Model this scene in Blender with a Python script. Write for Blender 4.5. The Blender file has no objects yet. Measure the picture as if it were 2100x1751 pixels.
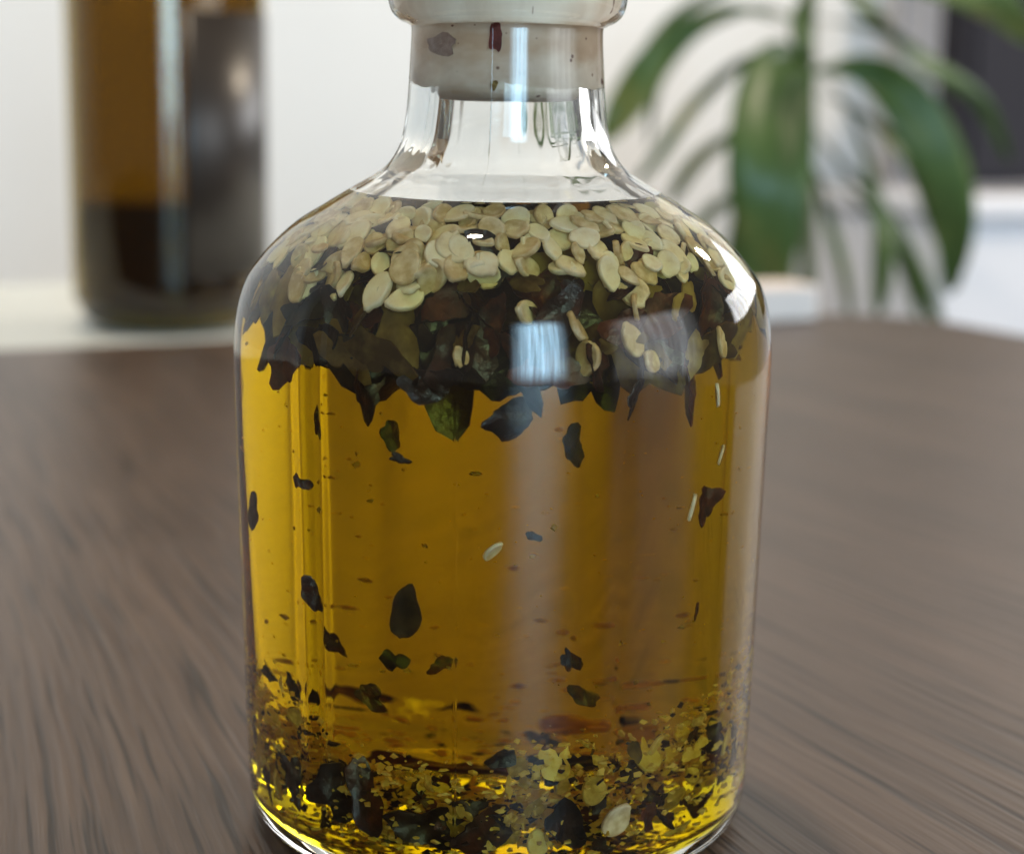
import bpy, bmesh, math, random
from mathutils import Vector, Matrix, noise
R = math.radians
random.seed(11)
sc = bpy.context.scene
COL = sc.collection

# ------------------------------------------------------------------ camera
PITCH, YAW, ROLL = R(10.6), R(0.334), R(0.85)
CAM = Vector((0.0, -0.2287, 0.0950))
FPX = 3600.0                                   # focal length in units of a 2100-wide picture
fwd = Vector((math.sin(YAW)*math.cos(PITCH), math.cos(YAW)*math.cos(PITCH), -math.sin(PITCH)))
right0 = fwd.cross(Vector((0, 0, 1))).normalized()
up0 = right0.cross(fwd).normalized()
rgt = right0*math.cos(ROLL) + up0*math.sin(ROLL)
up = up0*math.cos(ROLL) - right0*math.sin(ROLL)
cam_d = bpy.data.cameras.new('camera')
cam = bpy.data.objects.new('camera', cam_d); COL.objects.link(cam)
cam.matrix_world = Matrix(((rgt.x, up.x, -fwd.x, CAM.x), (rgt.y, up.y, -fwd.y, CAM.y), (rgt.z, up.z, -fwd.z, CAM.z), (0, 0, 0, 1)))
cam_d.sensor_width = 36.0
cam_d.lens = 36.0*FPX/2100.0
cam_d.clip_start = 0.01; cam_d.clip_end = 100.0
cam_d.dof.use_dof = True
cam_d.dof.focus_distance = 0.209
cam_d.dof.aperture_fstop = 18.5
cam_d.dof.aperture_blades = 0
sc.camera = cam

# ------------------------------------------------------------------ world and lamps
w = bpy.data.worlds.new('World'); sc.world = w; w.use_nodes = True
bg = w.node_tree.nodes['Background']
bg.inputs[0].default_value = (1.0, 0.92, 0.83, 1); bg.inputs[1].default_value = 0.26

def area_light(name, loc, target, sx, sy, power, col, soft=.12, shape='RECTANGLE'):
    d = bpy.data.lights.new(name, 'AREA'); d.shape = shape; d.size = sx; d.size_y = sy
    d.energy = power; d.color = col
    # lamp strength patterned as if through a curtain: softer edges, faint upright folds
    d.use_nodes = True; N = d.node_tree.nodes; L = d.node_tree.links; em = N['Emission']
    g = N.new('ShaderNodeNewGeometry'); sp = N.new('ShaderNodeSeparateXYZ'); L.new(g.outputs['Parametric'], sp.inputs[0])
    def edge(out, soft):
        a = N.new('ShaderNodeMath'); a.operation = 'PINGPONG'; a.inputs[1].default_value = 0.5; L.new(out, a.inputs[0])
        b = N.new('ShaderNodeMapRange'); b.interpolation_type = 'SMOOTHSTEP'; b.inputs['From Max'].default_value = soft; L.new(a.outputs[0], b.inputs['Value'])
        return b.outputs[0]
    t = N.new('ShaderNodeTexNoise'); t.inputs['Scale'].default_value = 1.0; t.inputs['Detail'].default_value = 3
    cb = N.new('ShaderNodeCombineXYZ'); sc_ = N.new('ShaderNodeMath'); sc_.operation = 'MULTIPLY'; sc_.inputs[1].default_value = 16
    L.new(sp.outputs['X'], sc_.inputs[0]); L.new(sc_.outputs[0], cb.inputs[0]); L.new(sp.outputs['Y'], cb.inputs[1]); L.new(cb.outputs[0], t.inputs['Vector'])
    fr = N.new('ShaderNodeMapRange'); fr.inputs['From Min'].default_value = .3; fr.inputs['From Max'].default_value = .7; fr.inputs['To Min'].default_value = .55; fr.inputs['To Max'].default_value = 1.5
    L.new(t.outputs['Fac'], fr.inputs['Value'])
    m1 = N.new('ShaderNodeMath'); m1.operation = 'MULTIPLY'; L.new(edge(sp.outputs['X'], soft), m1.inputs[0]); L.new(edge(sp.outputs['Y'], soft*.6), m1.inputs[1])
    m2 = N.new('ShaderNodeMath'); m2.operation = 'MULTIPLY'; L.new(m1.outputs[0], m2.inputs[0]); L.new(fr.outputs[0], m2.inputs[1])
    L.new(m2.outputs[0], em.inputs['Strength'])
    o = bpy.data.objects.new(name, d); COL.objects.link(o); o.location = loc
    o.rotation_euler = (Vector(target)-Vector(loc)).to_track_quat('-Z', 'Y').to_euler()
    return o
def point_light(name, loc, power, col, rad):
    d = bpy.data.lights.new(name, 'POINT'); d.energy = power; d.color = col; d.shadow_soft_size = rad
    o = bpy.data.objects.new(name, d); COL.objects.link(o); o.location = loc
    return o
# tall daylight window behind the camera to the right, two warm room lamps
area_light('window_light', (0.74, -2.75, 0.75), (0.1, 0, 0.55), 1.3, 2.1, 155, (0.48, 0.77, 1.0), .38)
area_light('side_window_light', (1.41, 1.41, 0.52), (0, 0, 0.3), 1.4, .50, 14, (0.97, 0.98, 1.0))
area_light('bright_room_light', (2.3, -0.9, 0.55), (0, 0, 0.2), 2.2, 1.7, 38, (0.90, 0.95, 1.0), .32)  # added lamp standing in for a lit wall, gives the bottle's hazy reflection
point_light('ceiling_lamp', (-0.18, 0.35, 1.55), 46, (1.0, 0.83, 0.62), 0.05)
point_light('room_lamp', (0.95, 1.05, 0.85), 26, (1.0, 0.84, 0.64), 0.055)

sc.view_settings.view_transform = 'Standard'
sc.view_settings.look = 'None'
sc.view_settings.exposure = 0.0
sc.view_settings.gamma = 1.0
cy = sc.cycles
cy.max_bounces = 24; cy.transmission_bounces = 22; cy.glossy_bounces = 10; cy.diffuse_bounces = 4
cy.transparent_max_bounces = 16; cy.volume_bounces = 1
cy.sample_clamp_indirect = 6.0
cy.caustics_reflective = True; cy.caustics_refractive = True; cy.blur_glossy = 0.3
cy.use_denoising = True

# ------------------------------------------------------------------ pixel helpers (2100 x 1751 picture)
def ray(px, py):
    return (fwd + rgt*((px-1050)/FPX) + up*((875.5-py)/FPX)).normalized()
def at_z(px, py, z):
    d = ray(px, py); return CAM + d*((z-CAM.z)/d.z)
GA = R(25.0)                                   # direction of the far table edge
ru = Vector((math.cos(GA), math.sin(GA), 0)); rv = Vector((-math.sin(GA), math.cos(GA), 0))
FOOT = Vector((CAM.x, CAM.y, 0))
def UV(u, v, z): return FOOT + ru*u + rv*v + Vector((0, 0, z))
def at_v(px, py, v):
    d = ray(px, py); return CAM + d*((v-(CAM-FOOT).dot(rv))/d.dot(rv))
def at_y(px, py, y):
    d = ray(px, py); return CAM + d*((y-CAM.y)/d.y)

# ------------------------------------------------------------------ object helpers
def tag(o, label=None, cat=None, group=None, kind=None):
    if label: o['label'] = label
    if cat: o['category'] = cat
    if group: o['group'] = group
    if kind: o['kind'] = kind
    return o
def link(name, me, mat=None, parent=None):
    o = bpy.data.objects.new(name, me); COL.objects.link(o)
    if mat is not None and me is not None and not me.materials: me.materials.append(mat)
    if parent: o.parent = parent
    return o
def mesh_from(name, verts, faces, smooth=True):
    me = bpy.data.meshes.new(name); me.from_pydata([tuple(v) for v in verts], [], faces); me.update()
    if smooth: me.polygons.foreach_set('use_smooth', [True]*len(me.polygons))
    return me
def bm_mesh(name, bm, smooth=True):
    me = bpy.data.meshes.new(name); bm.to_mesh(me); bm.free()
    if smooth: me.polygons.foreach_set('use_smooth', [True]*len(me.polygons))
    return me
def catmull(pts, n):
    out = []
    for i in range(len(pts)-1):
        p0 = pts[max(i-1, 0)]; p1 = pts[i]; p2 = pts[i+1]; p3 = pts[min(i+2, len(pts)-1)]
        for k in range(n):
            t = k/n
            out.append(tuple(0.5*(2*b+(c-a)*t+(2*a-5*b+4*c-d)*t*t+(3*b-a-3*c+d)*t**3) for a, b, c, d in zip(p0, p1, p2, p3)))
    out.append(pts[-1]); return out
def lathe(name, prof, angles, rfun=None, flip=False):
    """prof: list of (r, z) in metres; profile points with r<1e-6 become poles"""
    verts, rings = [], []
    n = len(angles)
    for r, z in prof:
        if r < 1e-6:
            rings.append([len(verts)]); verts.append((0, 0, z))
        else:
            s = len(verts)
            for a in angles:
                rr = r + (rfun(r, z, a) if rfun else 0)
                verts.append((rr*math.sin(a), -rr*math.cos(a), z))
            rings.append(list(range(s, s+n)))
    faces = []
    for A, B in zip(rings[:-1], rings[1:]):
        for k in range(n):
            k2 = (k+1) % n
            if len(A) == 1 and len(B) == 1: continue
            if len(A) == 1: f = (A[0], B[k2], B[k])
            elif len(B) == 1: f = (A[k], A[k2], B[0])
            else: f = (A[k], A[k2], B[k2], B[k])
            faces.append(f[::-1] if flip else f)
    return mesh_from(name, verts, faces)

# ------------------------------------------------------------------ materials
def new_mat(name):
    m = bpy.data.materials.new(name); m.use_nodes = True
    return m, m.node_tree.nodes, m.node_tree.links, m.node_tree.nodes['Principled BSDF']
def ramp(N, stops):
    n = N.new('ShaderNodeValToRGB'); e = n.color_ramp.elements
    while len(e) < len(stops): e.new(0.5)
    for el, (p, c) in zip(e, stops): el.position = p; el.color = (*c, 1)
    return n
def simple(name, col, rough=0.5, var=0.0, scale=20, spec=0.5):
    m, N, L, P = new_mat(name)
    P.inputs['Roughness'].default_value = rough; P.inputs['Specular IOR Level'].default_value = spec
    if var:
        t = N.new('ShaderNodeTexNoise'); t.inputs['Scale'].default_value = scale; t.inputs['Detail'].default_value = 5
        tc = N.new('ShaderNodeTexCoord'); L.new(tc.outputs['Object'], t.inputs['Vector'])
        r = ramp(N, [(0.3, [c*(1-var) for c in col]), (0.7, [min(1, c*(1+var)) for c in col])])
        L.new(t.outputs['Fac'], r.inputs['Fac']); L.new(r.outputs['Color'], P.inputs['Base Color'])
    else: P.inputs['Base Color'].default_value = (*col, 1)
    return m

def mat_glass():
    m, N, L, P = new_mat('clear_glass'); N.remove(P)
    g = N.new('ShaderNodeBsdfGlass'); g.inputs['IOR'].default_value = 1.5; g.inputs['Roughness'].default_value = 0.0
    g.inputs['Color'].default_value = (0.985, 0.99, 0.985, 1)
    L.new(g.outputs[0], N['Material Output'].inputs['Surface'])
    return m
OIL_Z = 0.0823
def mat_oil(name, sig, level, n_top=1.47, n_side=0.972):
    m, N, L, P = new_mat(name); N.remove(P)
    g = N.new('ShaderNodeBsdfGlass'); g.inputs['Roughness'].default_value = 0.0
    g.inputs['Color'].default_value = (1, 1, 1, 1)
    geo = N.new('ShaderNodeNewGeometry'); sx = N.new('ShaderNodeSeparateXYZ'); L.new(geo.outputs['Position'], sx.inputs[0])
    c = N.new('ShaderNodeMath'); c.operation = 'GREATER_THAN'; c.inputs[1].default_value = level-0.0002
    L.new(sx.outputs['Z'], c.inputs[0])
    mx = N.new('ShaderNodeMapRange'); mx.inputs['To Min'].default_value = n_side; mx.inputs['To Max'].default_value = n_top
    L.new(c.outputs[0], mx.inputs['Value']); L.new(mx.outputs[0], g.inputs['IOR'])
    L.new(g.outputs[0], N['Material Output'].inputs['Surface'])
    v = N.new('ShaderNodeVolumeAbsorption')
    D = max(sig); v.inputs['Density'].default_value = D
    v.inputs['Color'].default_value = (*[1-s/D for s in sig], 1)
    L.new(v.outputs[0], N['Material Output'].inputs['Volume'])
    return m
def mat_seed(name, cols, transl):
    m, N, L, P = new_mat(name)
    P.inputs['Roughness'].default_value = 0.55; P.inputs['Specular IOR Level'].default_value = 0.15
    tc = N.new('ShaderNodeTexCoord'); oi = N.new('ShaderNodeObjectInfo')
    t = N.new('ShaderNodeTexNoise'); t.inputs['Scale'].default_value = 1.3; t.inputs['Detail'].default_value = 6
    t.noise_dimensions = '4D'; L.new(tc.outputs['Object'], t.inputs['Vector'])
    ml = N.new('ShaderNodeMath'); ml.operation = 'MULTIPLY'; ml.inputs[1].default_value = 40; L.new(oi.outputs['Random'], ml.inputs[0]); L.new(ml.outputs[0], t.inputs['W'])
    ad = N.new('ShaderNodeMath'); ad.operation = 'MULTIPLY_ADD'; ad.inputs[1].default_value = 0.5; L.new(oi.outputs['Random'], ad.inputs[0])
    sb = N.new('ShaderNodeMath'); sb.operation = 'SUBTRACT'; sb.inputs[1].default_value = 0.24; L.new(t.outputs['Fac'], sb.inputs[0]); L.new(sb.outputs[0], ad.inputs[2])
    r = ramp(N, [(0.25, cols[0]), (0.5, cols[1]), (0.8, cols[2])]); L.new(ad.outputs[0], r.inputs['Fac'])
    L.new(r.outputs['Color'], P.inputs['Base Color'])
    b = N.new('ShaderNodeBump'); b.inputs['Strength'].default_value = 0.25; b.inputs['Distance'].default_value = 0.0003
    t2 = N.new('ShaderNodeTexNoise'); t2.inputs['Scale'].default_value = 5; L.new(tc.outputs['Object'], t2.inputs['Vector'])
    L.new(t2.outputs['Fac'], b.inputs['Height']); L.new(b.outputs['Normal'], P.inputs['Normal'])
    tr = N.new('ShaderNodeBsdfTranslucent'); L.new(r.outputs['Color'], tr.inputs['Color'])
    mx = N.new('ShaderNodeMixShader'); mx.inputs[0].default_value = transl
    L.new(P.outputs[0], mx.inputs[1]); L.new(tr.outputs[0], mx.inputs[2]); L.new(mx.outputs[0], N['Material Output'].inputs['Surface'])
    return m
M_glass = mat_glass()
M_oil = mat_oil('golden_oil', (5.5, 14.5, 145.0), OIL_Z)
M_seed = mat_seed('seed_skin', [(0.60, 0.41, 0.20), (0.86, 0.70, 0.45), (0.96, 0.86, 0.66)], 0.12)
M_chili = mat_seed('dried_chilli_skin', [(0.012, 0.007, 0.006), (0.035, 0.013, 0.008), (0.13, 0.030, 0.010)], 0.36)
M_chili.node_tree.nodes['Principled BSDF'].inputs['Roughness'].default_value = 0.35
M_chili.node_tree.nodes['Principled BSDF'].inputs['Specular IOR Level'].default_value = 0.5
for _n in M_chili.node_tree.nodes:
    if _n.type == 'BUMP': _n.inputs['Strength'].default_value = .4; _n.inputs['Distance'].default_value = .0005
M_inner = mat_seed('chilli_inner_skin', [(0.030, 0.018, 0.006), (0.085, 0.050, 0.014), (0.22, 0.13, 0.035)], .35)
M_gold = mat_seed('oil_soaked_seed', [(0.45, 0.28, 0.03), (0.80, 0.58, 0.11), (0.93, 0.78, 0.30)], .4)  # gold tint of light filtered by deep oil, put into the colour
M_husk = mat_seed('chilli_membrane', [(0.10, 0.05, 0.012), (0.25, 0.15, 0.04), (0.5, 0.35, 0.10)], 0.45)

def mat_table():
    m, N, L, P = new_mat('dark_wood_laminate')
    tc = N.new('ShaderNodeTexCoord'); sp = N.new('ShaderNodeSeparateXYZ'); L.new(tc.outputs['Object'], sp.inputs[0])
    def math_(op, a, b=None, c=None):
        n = N.new('ShaderNodeMath'); n.operation = op
        for i, x in enumerate((a, b, c)):
            if x is None: continue
            if isinstance(x, (int, float)): n.inputs[i].default_value = x
            else: L.new(x, n.inputs[i])
        return n.outputs[0]
    x, y = sp.outputs['X'], sp.outputs['Y']
    # grain runs along +y and fans out gently
    wob = N.new('ShaderNodeTexNoise'); wob.inputs['Scale'].default_value = 13; wob.inputs['Detail'].default_value = 2
    L.new(tc.outputs['Object'], wob.inputs['Vector'])
    xw = math_('MULTIPLY_ADD', wob.outputs['Fac'], 0.006, x)
    xw = math_('ADD', xw, math_('MULTIPLY', math_('MULTIPLY', math_('SUBTRACT', x, .15), y), 1.5))
    def stretched(sx_, sy_, det, rough=0.55):
        cb = N.new('ShaderNodeCombineXYZ'); L.new(math_('MULTIPLY', xw, sx_), cb.inputs[0]); L.new(math_('MULTIPLY', y, sy_), cb.inputs[1])
        t = N.new('ShaderNodeTexNoise'); t.inputs['Scale'].default_value = 1; t.inputs['Detail'].default_value = det
        t.inputs['Roughness'].default_value = rough
        L.new(cb.outputs[0], t.inputs['Vector']); return t.outputs['Fac']
    fine = stretched(430, 14, 4); broad = stretched(24, 2.2, 3); pore = stretched(500, 40, 2)
    r = ramp(N, [(0.30, (0.026, 0.015, 0.010)), (0.41, (0.072, 0.046, 0.032)), (0.56, (0.094, 0.062, 0.044)), (0.78, (0.128, 0.089, 0.064))])
    L.new(fine, r.inputs['Fac'])
    r2 = ramp(N, [(0.3, (0.78, 0.76, 0.74)), (0.7, (1.18, 1.16, 1.14))]); L.new(broad, r2.inputs['Fac'])
    mx = N.new('ShaderNodeMixRGB'); mx.blend_type = 'MULTIPLY'; mx.inputs[0].default_value = 1
    L.new(r.outputs['Color'], mx.inputs[1]); L.new(r2.outputs['Color'], mx.inputs[2])
    r3 = ramp(N, [(0.35, (0.30, 0.28, 0.26)), (0.42, (1, 1, 1))]); L.new(stretched(500, 17, 1.5), r3.inputs['Fac'])
    mx2 = N.new('ShaderNodeMixRGB'); mx2.blend_type = 'MULTIPLY'; mx2.inputs[0].default_value = 1
    L.new(mx.outputs[0], mx2.inputs[1]); L.new(r3.outputs['Color'], mx2.inputs[2]); L.new(mx2.outputs[0], P.inputs['Base Color'])
    P.inputs['Roughness'].default_value = 0.38; P.inputs['Specular IOR Level'].default_value = 0.35
    b = N.new('ShaderNodeBump'); b.inputs['Strength'].default_value = 0.55; b.inputs['Distance'].default_value = 0.0006
    L.new(math_('ADD', fine, math_('MULTIPLY', pore, 0.4)), b.inputs['Height']); L.new(b.outputs['Normal'], P.inputs['Normal'])
    return m
M_table = mat_table()
M_wall = simple('wall_paint', (0.74, 0.725, 0.71), 0.8, 0.03, 4)
M_counter = simple('pale_counter', (0.66, 0.69, 0.66), 0.45, 0.06, 6)
M_white = simple('white_lacquer', (0.62, 0.62, 0.66), 0.6, 0.03, 3)
M_screen = simple('dark_screen_grey', (0.030, 0.028, 0.034), 0.9, 0.1, 3, .1)
M_bluewhite = simple('pale_blue_cloth', (0.55, 0.60, 0.70), 0.8, 0.12, 8)
M_floor = simple('floor_tile', (0.55, 0.52, 0.48), 0.5, 0.08, 3)

# ------------------------------------------------------------------ setting: floor, wall, table
def quad(name, pts, mat, kind=None):
    o = link(name, mesh_from(name, pts, [(0, 1, 2, 3)], False), mat)
    if kind: tag(o, kind=kind)
    return o
quad('floor', [UV(-4, -4, -.75), UV(4, -4, -.75), UV(4, 1.62, -.75), UV(-4, 1.62, -.75)], M_floor, 'structure')
quad('wall', [UV(-4, 1.6, -.8), UV(4, 1.6, -.8), UV(4, 1.6, 2.4), UV(-4, 1.6, 2.4)], M_wall, 'structure')

def slab(name, pts2, z0, z1, mat, bevel=0.002, loc=None, rot=0.0):
    bm = bmesh.new()
    vs = [bm.verts.new((p[0], p[1], z0)) for p in pts2]
    f = bm.faces.new(vs)
    ex = bmesh.ops.extrude_face_region(bm, geom=[f])
    for v in ex['geom']:
        if isinstance(v, bmesh.types.BMVert): v.co.z = z1
    bmesh.ops.recalc_face_normals(bm, faces=bm.faces)
    if bevel:
        es = [e for e in bm.edges if len(e.link_faces) == 2 and e.calc_face_angle() > 0.8]
        bmesh.ops.bevel(bm, geom=es, offset=bevel, segments=3, affect='EDGES', profile=0.5)
    me = bm_mesh(name, bm, False)
    o = link(name, me, mat)
    if loc is not None: o.location = loc
    o.rotation_euler.z = rot
    return o
def rounded(u0, v0, u1, v1, rads, n=10):
    out = []
    for (cx, cy, r, a0) in ((u0, v0, rads[0], 180), (u1, v0, rads[1], 270), (u1, v1, rads[2], 0), (u0, v1, rads[3], 90)):
        sx = 1 if cx == u0 else -1; sy = 1 if cy == v0 else -1
        for k in range(n+1):
            a = R(a0+90*k/n); out.append((cx+sx*r+r*math.cos(a), cy+sy*r+r*math.sin(a)))
    return out
table = bpy.data.objects.new('table', None); COL.objects.link(table)
table.location = FOOT; table.rotation_euler.z = GA
tag(table, 'dark grey-brown wood-grain table with rounded corner, under the oil bottle', 'table')
tt = slab('tabletop', rounded(-1.1, -0.45, 0.510, 0.670, (.06, .06, .06, .06)), -0.028, 0.0, M_table); tt.parent = table
for (u, v) in ((-1.0, -.36), (.42, -.36), (.42, .58), (-1.0, .58)):
    lg = slab('leg', rounded(u-.03, v-.03, u+.03, v+.03, (.006,)*4, 2), -.75, -.0285, M_table, 0); lg.parent = table

# pale counter behind the table, on which the dark bottle stands
CZ = -0.004
sb_ = bpy.data.objects.new('sideboard', None); COL.objects.link(sb_); sb_.location = FOOT; sb_.rotation_euler.z = GA
tag(sb_, 'pale grey sideboard behind the table, under the dark green bottle', 'sideboard')
o = slab('top', rounded(-1.3, .676, .470, .94, (.004, .012, .012, .004), 4), CZ-.03, CZ, M_counter, .002); o.parent = sb_
o = slab('body', rounded(-1.28, .69, .46, .935, (.004,)*4, 2), -.75, CZ-.0305, M_counter, 0); o.parent = sb_

# white cabinet with dark screen and pale hanging cloth at the far right
def box_uv(name, u0, u1, v0, v1, z0, z1, mat, bevel=.006):
    o = slab(name, rounded(u0, v0, u1, v1, (.003,)*4, 1), z0, z1, mat, bevel); o.location = FOOT; o.rotation_euler.z = GA; return o
def uvz(px, py, v):
    p = at_v(px, py, v); q = p-FOOT; return q.dot(ru), q.z
_q = at_z(1684, 657, 0)-FOOT; bu, bv = _q.dot(ru), _q.dot(rv)
tag(box_uv('flat_box', bu-.16, bu, bv, bv+.030, .0003, .0155, simple('cream_card', (.72, .62, .56), .7, .04, 20), .0015), 'low cream box on the far edge of the table just right of the bottle', 'box')
cu, cz = uvz(1945, 405, 1.30)
cab = bpy.data.objects.new('cabinet', None); COL.objects.link(cab)
tag(cab, 'bright white cabinet beyond the table corner, under the dark screen', 'cabinet')
for nm, args in (('body', (cu, cu+1.2, 1.30, 1.58, -.7, cz-.021)), ('top', (cu-.012, cu+1.212, 1.285, 1.585, cz-.02, cz))):
    o = box_uv(nm, *args, M_white); o.parent = cab
tu, tz = uvz(1962, 396, 1.36); tz = max(tz, cz+.004); _, tz1 = uvz(1962, -120, 1.36)
scr = bpy.data.objects.new('television', None); COL.objects.link(scr)
tag(scr, 'dark grey flat screen standing on the white cabinet behind the plant', 'television')
o = box_uv('housing', tu, tu+.95, 1.36, 1.40, tz+.004, tz1, M_screen, .004); o.parent = scr
o = box_uv('panel', tu+.012, tu+.938, 1.357, 1.3595, tz+.012, tz1-.012, simple('screen_glass', (0.026, 0.025, 0.031), .85, 0, 1, .15), .0); o.parent = scr
o = box_uv('foot', tu+.25, tu+.7, 1.33, 1.45, cz+.0005, tz+.0035, M_screen, .002); o.parent = scr
cu0, _ = uvz(1862, 100, 1.52); cu1, cz1 = uvz(1952, 330, 1.52)
bm = bmesh.new(); NW = 60
for j, z in enumerate((2.3, cz1-.9)):
    for i in range(NW+1):
        t = i/NW; p = UV(cu0+(cu1-cu0+.05)*t, 1.53+.012*math.sin(t*26), z); bm.verts.new(p)
bm.verts.ensure_lookup_table()
for i in range(NW): bm.faces.new((bm.verts[i], bm.verts[i+1], bm.verts[NW+2+i], bm.verts[NW+1+i]))
bmesh.ops.solidify(bm, geom=list(bm.faces), thickness=.002)
tag(link('curtain', bm_mesh('curtain', bm), M_bluewhite), 'pale blue-white curtain strip between the plant and the dark screen', 'curtain')

# ------------------------------------------------------------------ the clear bottle
mm = 0.001
outer = [(0, 1.6), (8, 1.45), (16, 1.1), (23, .6), (27, .25), (29.5, 0.02), (31.4, .45), (32.7, 1.7), (33.4, 3.4), (33.7, 5.5), (33.9, 12), (34.15, 22), (34.4, 33), (34.65, 45), (34.9, 56),
         (35.0, 61.7), (34.83, 65.6), (34.24, 69.07), (33.17, 72.07), (31.57, 74.36), (29.47, 76.77), (26.7, 79.23), (23.43, 81.3), (20.34, 83.2), (17.6, 84.8),
         (15.6, 86.1), (14.3, 87.7), (13.4, 89.84), (12.73, 93.85), (12.37, 98.93), (12.15, 103.3), (12.5, 104.0), (13.7, 104.55), (14.75, 105.7), (15.2, 107.9), (15.0, 110.2), (14.0, 111.9), (12.2, 112.6), (10.8, 112.2), (9.9, 111.0)]
inner_air = [(9.9, 111.0), (9.6, 108), (9.5, 103), (9.7, 98), (10.1, 93.5), (10.8, 89.6), (12.2, 87), (14.6, 85.0), (17.2, 83.5), (19.4, 82.3)]
inner_oil = [(19.4, 82.3), (22.2, 80.3), (25.2, 78.0), (27.8, 75.4), (29.8, 72.9), (31.1, 70.3), (31.9, 67.8), (32.3, 65), (32.4, 62), (32.35, 58), (32.1, 42), (31.8, 22), (31.5, 9), (30.9, 5.8), (29.4, 3.9), (26.8, 3.2), (18, 3.5), (9, 4.2), (0, 4.5)]
SEAM = [R(-8.5), R(171.5)]
def angle_list(n):
    a = [2*math.pi*k/n for k in range(n)]
    for s in SEAM:
        s = s % (2*math.pi)
        a = [x for x in a if abs(x-s) > .012]
        a += [s-.0095, s-.0035, s, s+.0035, s+.0095]
    return sorted(a)
ANG = angle_list(300)
WAVES = [(R(-42), R(2.0), .00030), (R(-38), R(1.6), -.00020), (R(24), R(2.6), -.00008), (R(52), R(2.4), .00010), (R(158), R(3), .00025), (R(196), R(2.5), -.00028), (R(178), R(4), .00008), (R(214), R(2.2), .00012), (R(140), R(2.2), -.00010)]
def r_out(r, z, a):
    if r < .010: return 0
    d = .00005*noise.noise(Vector((math.sin(a)*2.2, math.cos(a)*2.2, z*22)))
    d += .00003*noise.noise(Vector((math.sin(a)*6, math.cos(a)*6, z*60)))
    if .006 < z < .075:
        fade = min(1, (z-.006)/.012)*min(1, (.075-z)/.012)
        for c, wd, am in WAVES:
            q = ((a-c+math.pi) % (2*math.pi)-math.pi)/wd
            if abs(q) < 3: d += fade*am*math.exp(-q*q)
    s = min(abs((a-b+math.pi) % (2*math.pi)-math.pi) for b in SEAM)
    if s < .002 and z > .004: d += .000035
    return d
def r_in(r, z, a):
    if r < .006: return 0
    k = 1.0 if z > .0822 else .9
    return k*(.00022*noise.noise(Vector((math.sin(a)*1.7+9, math.cos(a)*1.7, z*14))) + .00007*noise.noise(Vector((math.sin(a)*7+3, math.cos(a)*7, z*25))))
def edge_r_in(r, z, a): return r_in(r, .09, a) if abs(z-.0823) < 1e-6 else r_in(r, z, a)
po = catmull([(r*mm, z*mm) for r, z in outer], 4); pa = catmull([(r*mm, z*mm) for r, z in inner_air], 5); pin = catmull([(r*mm, z*mm) for r, z in inner_oil], 5)
pin[-1] = (0, pin[-1][1])
def r_full(r, z, a):
    return r_out(r, z, a)
# outer shell and air side of the inner wall are one mesh
verts_prof = [(max(r, 0), z, 'o') for r, z in po] + [(r, z, 'i') for r, z in pa[1:]]
NA = len(ANG); V = []; F = []; rings = []
for r, z, k in verts_prof:
    if r < 1e-6: rings.append([len(V)]); V.append((0, 0, z)); continue
    s = len(V); fn = r_out if k == 'o' else edge_r_in
    for a in ANG:
        rr = r+fn(r, z, a); V.append((rr*math.sin(a), -rr*math.cos(a), z))
    rings.append(list(range(s, s+NA)))
for A, B in zip(rings[:-1], rings[1:]):
    for k in range(NA):
        k2 = (k+1) % NA
        F.append((A[0], B[k2], B[k]) if len(A) == 1 else (A[k], A[k2], B[k2], B[k]))
bottle = link('glass_bottle', mesh_from('glass_bottle', V, F), M_glass)
tag(bottle, 'clear glass bottle of chilli oil with rounded shoulders and ringed lip on the table', 'bottle')
# oil: closed body with flat top that meets the glass
oil_prof = [(0, OIL_Z), (.006, OIL_Z), (.012, OIL_Z), (.017, OIL_Z)] + pin
oil = link('golden_oil', lathe('golden_oil', oil_prof, ANG, lambda r, z, a: 0 if (z > OIL_Z-1e-7 and r < .0193) else edge_r_in(r, z, a), flip=True), M_oil)
tag(oil, 'golden yellow olive oil filling the clear bottle up to its shoulder', 'oil')

# inner wall lookup
tab = sorted([(z, r) for r, z in pin if not (z < .0047 and r < .0267)])
def rin(z):
    if z <= tab[0][0]: return tab[0][1]
    for (z0, r0), (z1, r1) in zip(tab[:-1], tab[1:]):
        if z0 <= z <= z1: return r0+(r1-r0)*(z-z0)/(z1-z0+1e-12)
    return tab[-1][1]
RT = [rin(k*.0001) for k in range(0, 900)]
def fast_rin(z): return RT[max(0, min(899, int(z*10000)))]
def zfloor(r):
    return (.0047-.0014*min(1, r/.0268)) if r < .0268 else .0033+(r-.0268)*.6
def wall_frame(phi, z):
    """outward normal, horizontal tangent (to the right), upward tangent of the inner wall"""
    dr = (rin(z+.0006)-rin(z-.0006))/.0012
    e = Vector((math.sin(phi), -math.cos(phi), 0)); t = Vector((math.cos(phi), math.sin(phi), 0))
    n = (e - Vector((0, 0, dr))).normalized(); u = t.cross(n)*-1
    if u.z < 0: u = -u
    return n, t, u
def wall_hit(px, py, back=False):
    d = ray(px, py); t = 0.12; step = .0002; inside = False
    while t < .35:
        p = CAM+d*t; r = math.hypot(p.x, p.y)
        ins = (.003 < p.z < OIL_Z) and r < rin(p.z)
        if ins and not back: return p
        if ins: inside = True
        if inside and not ins: return p
        t += step
    return None

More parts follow.
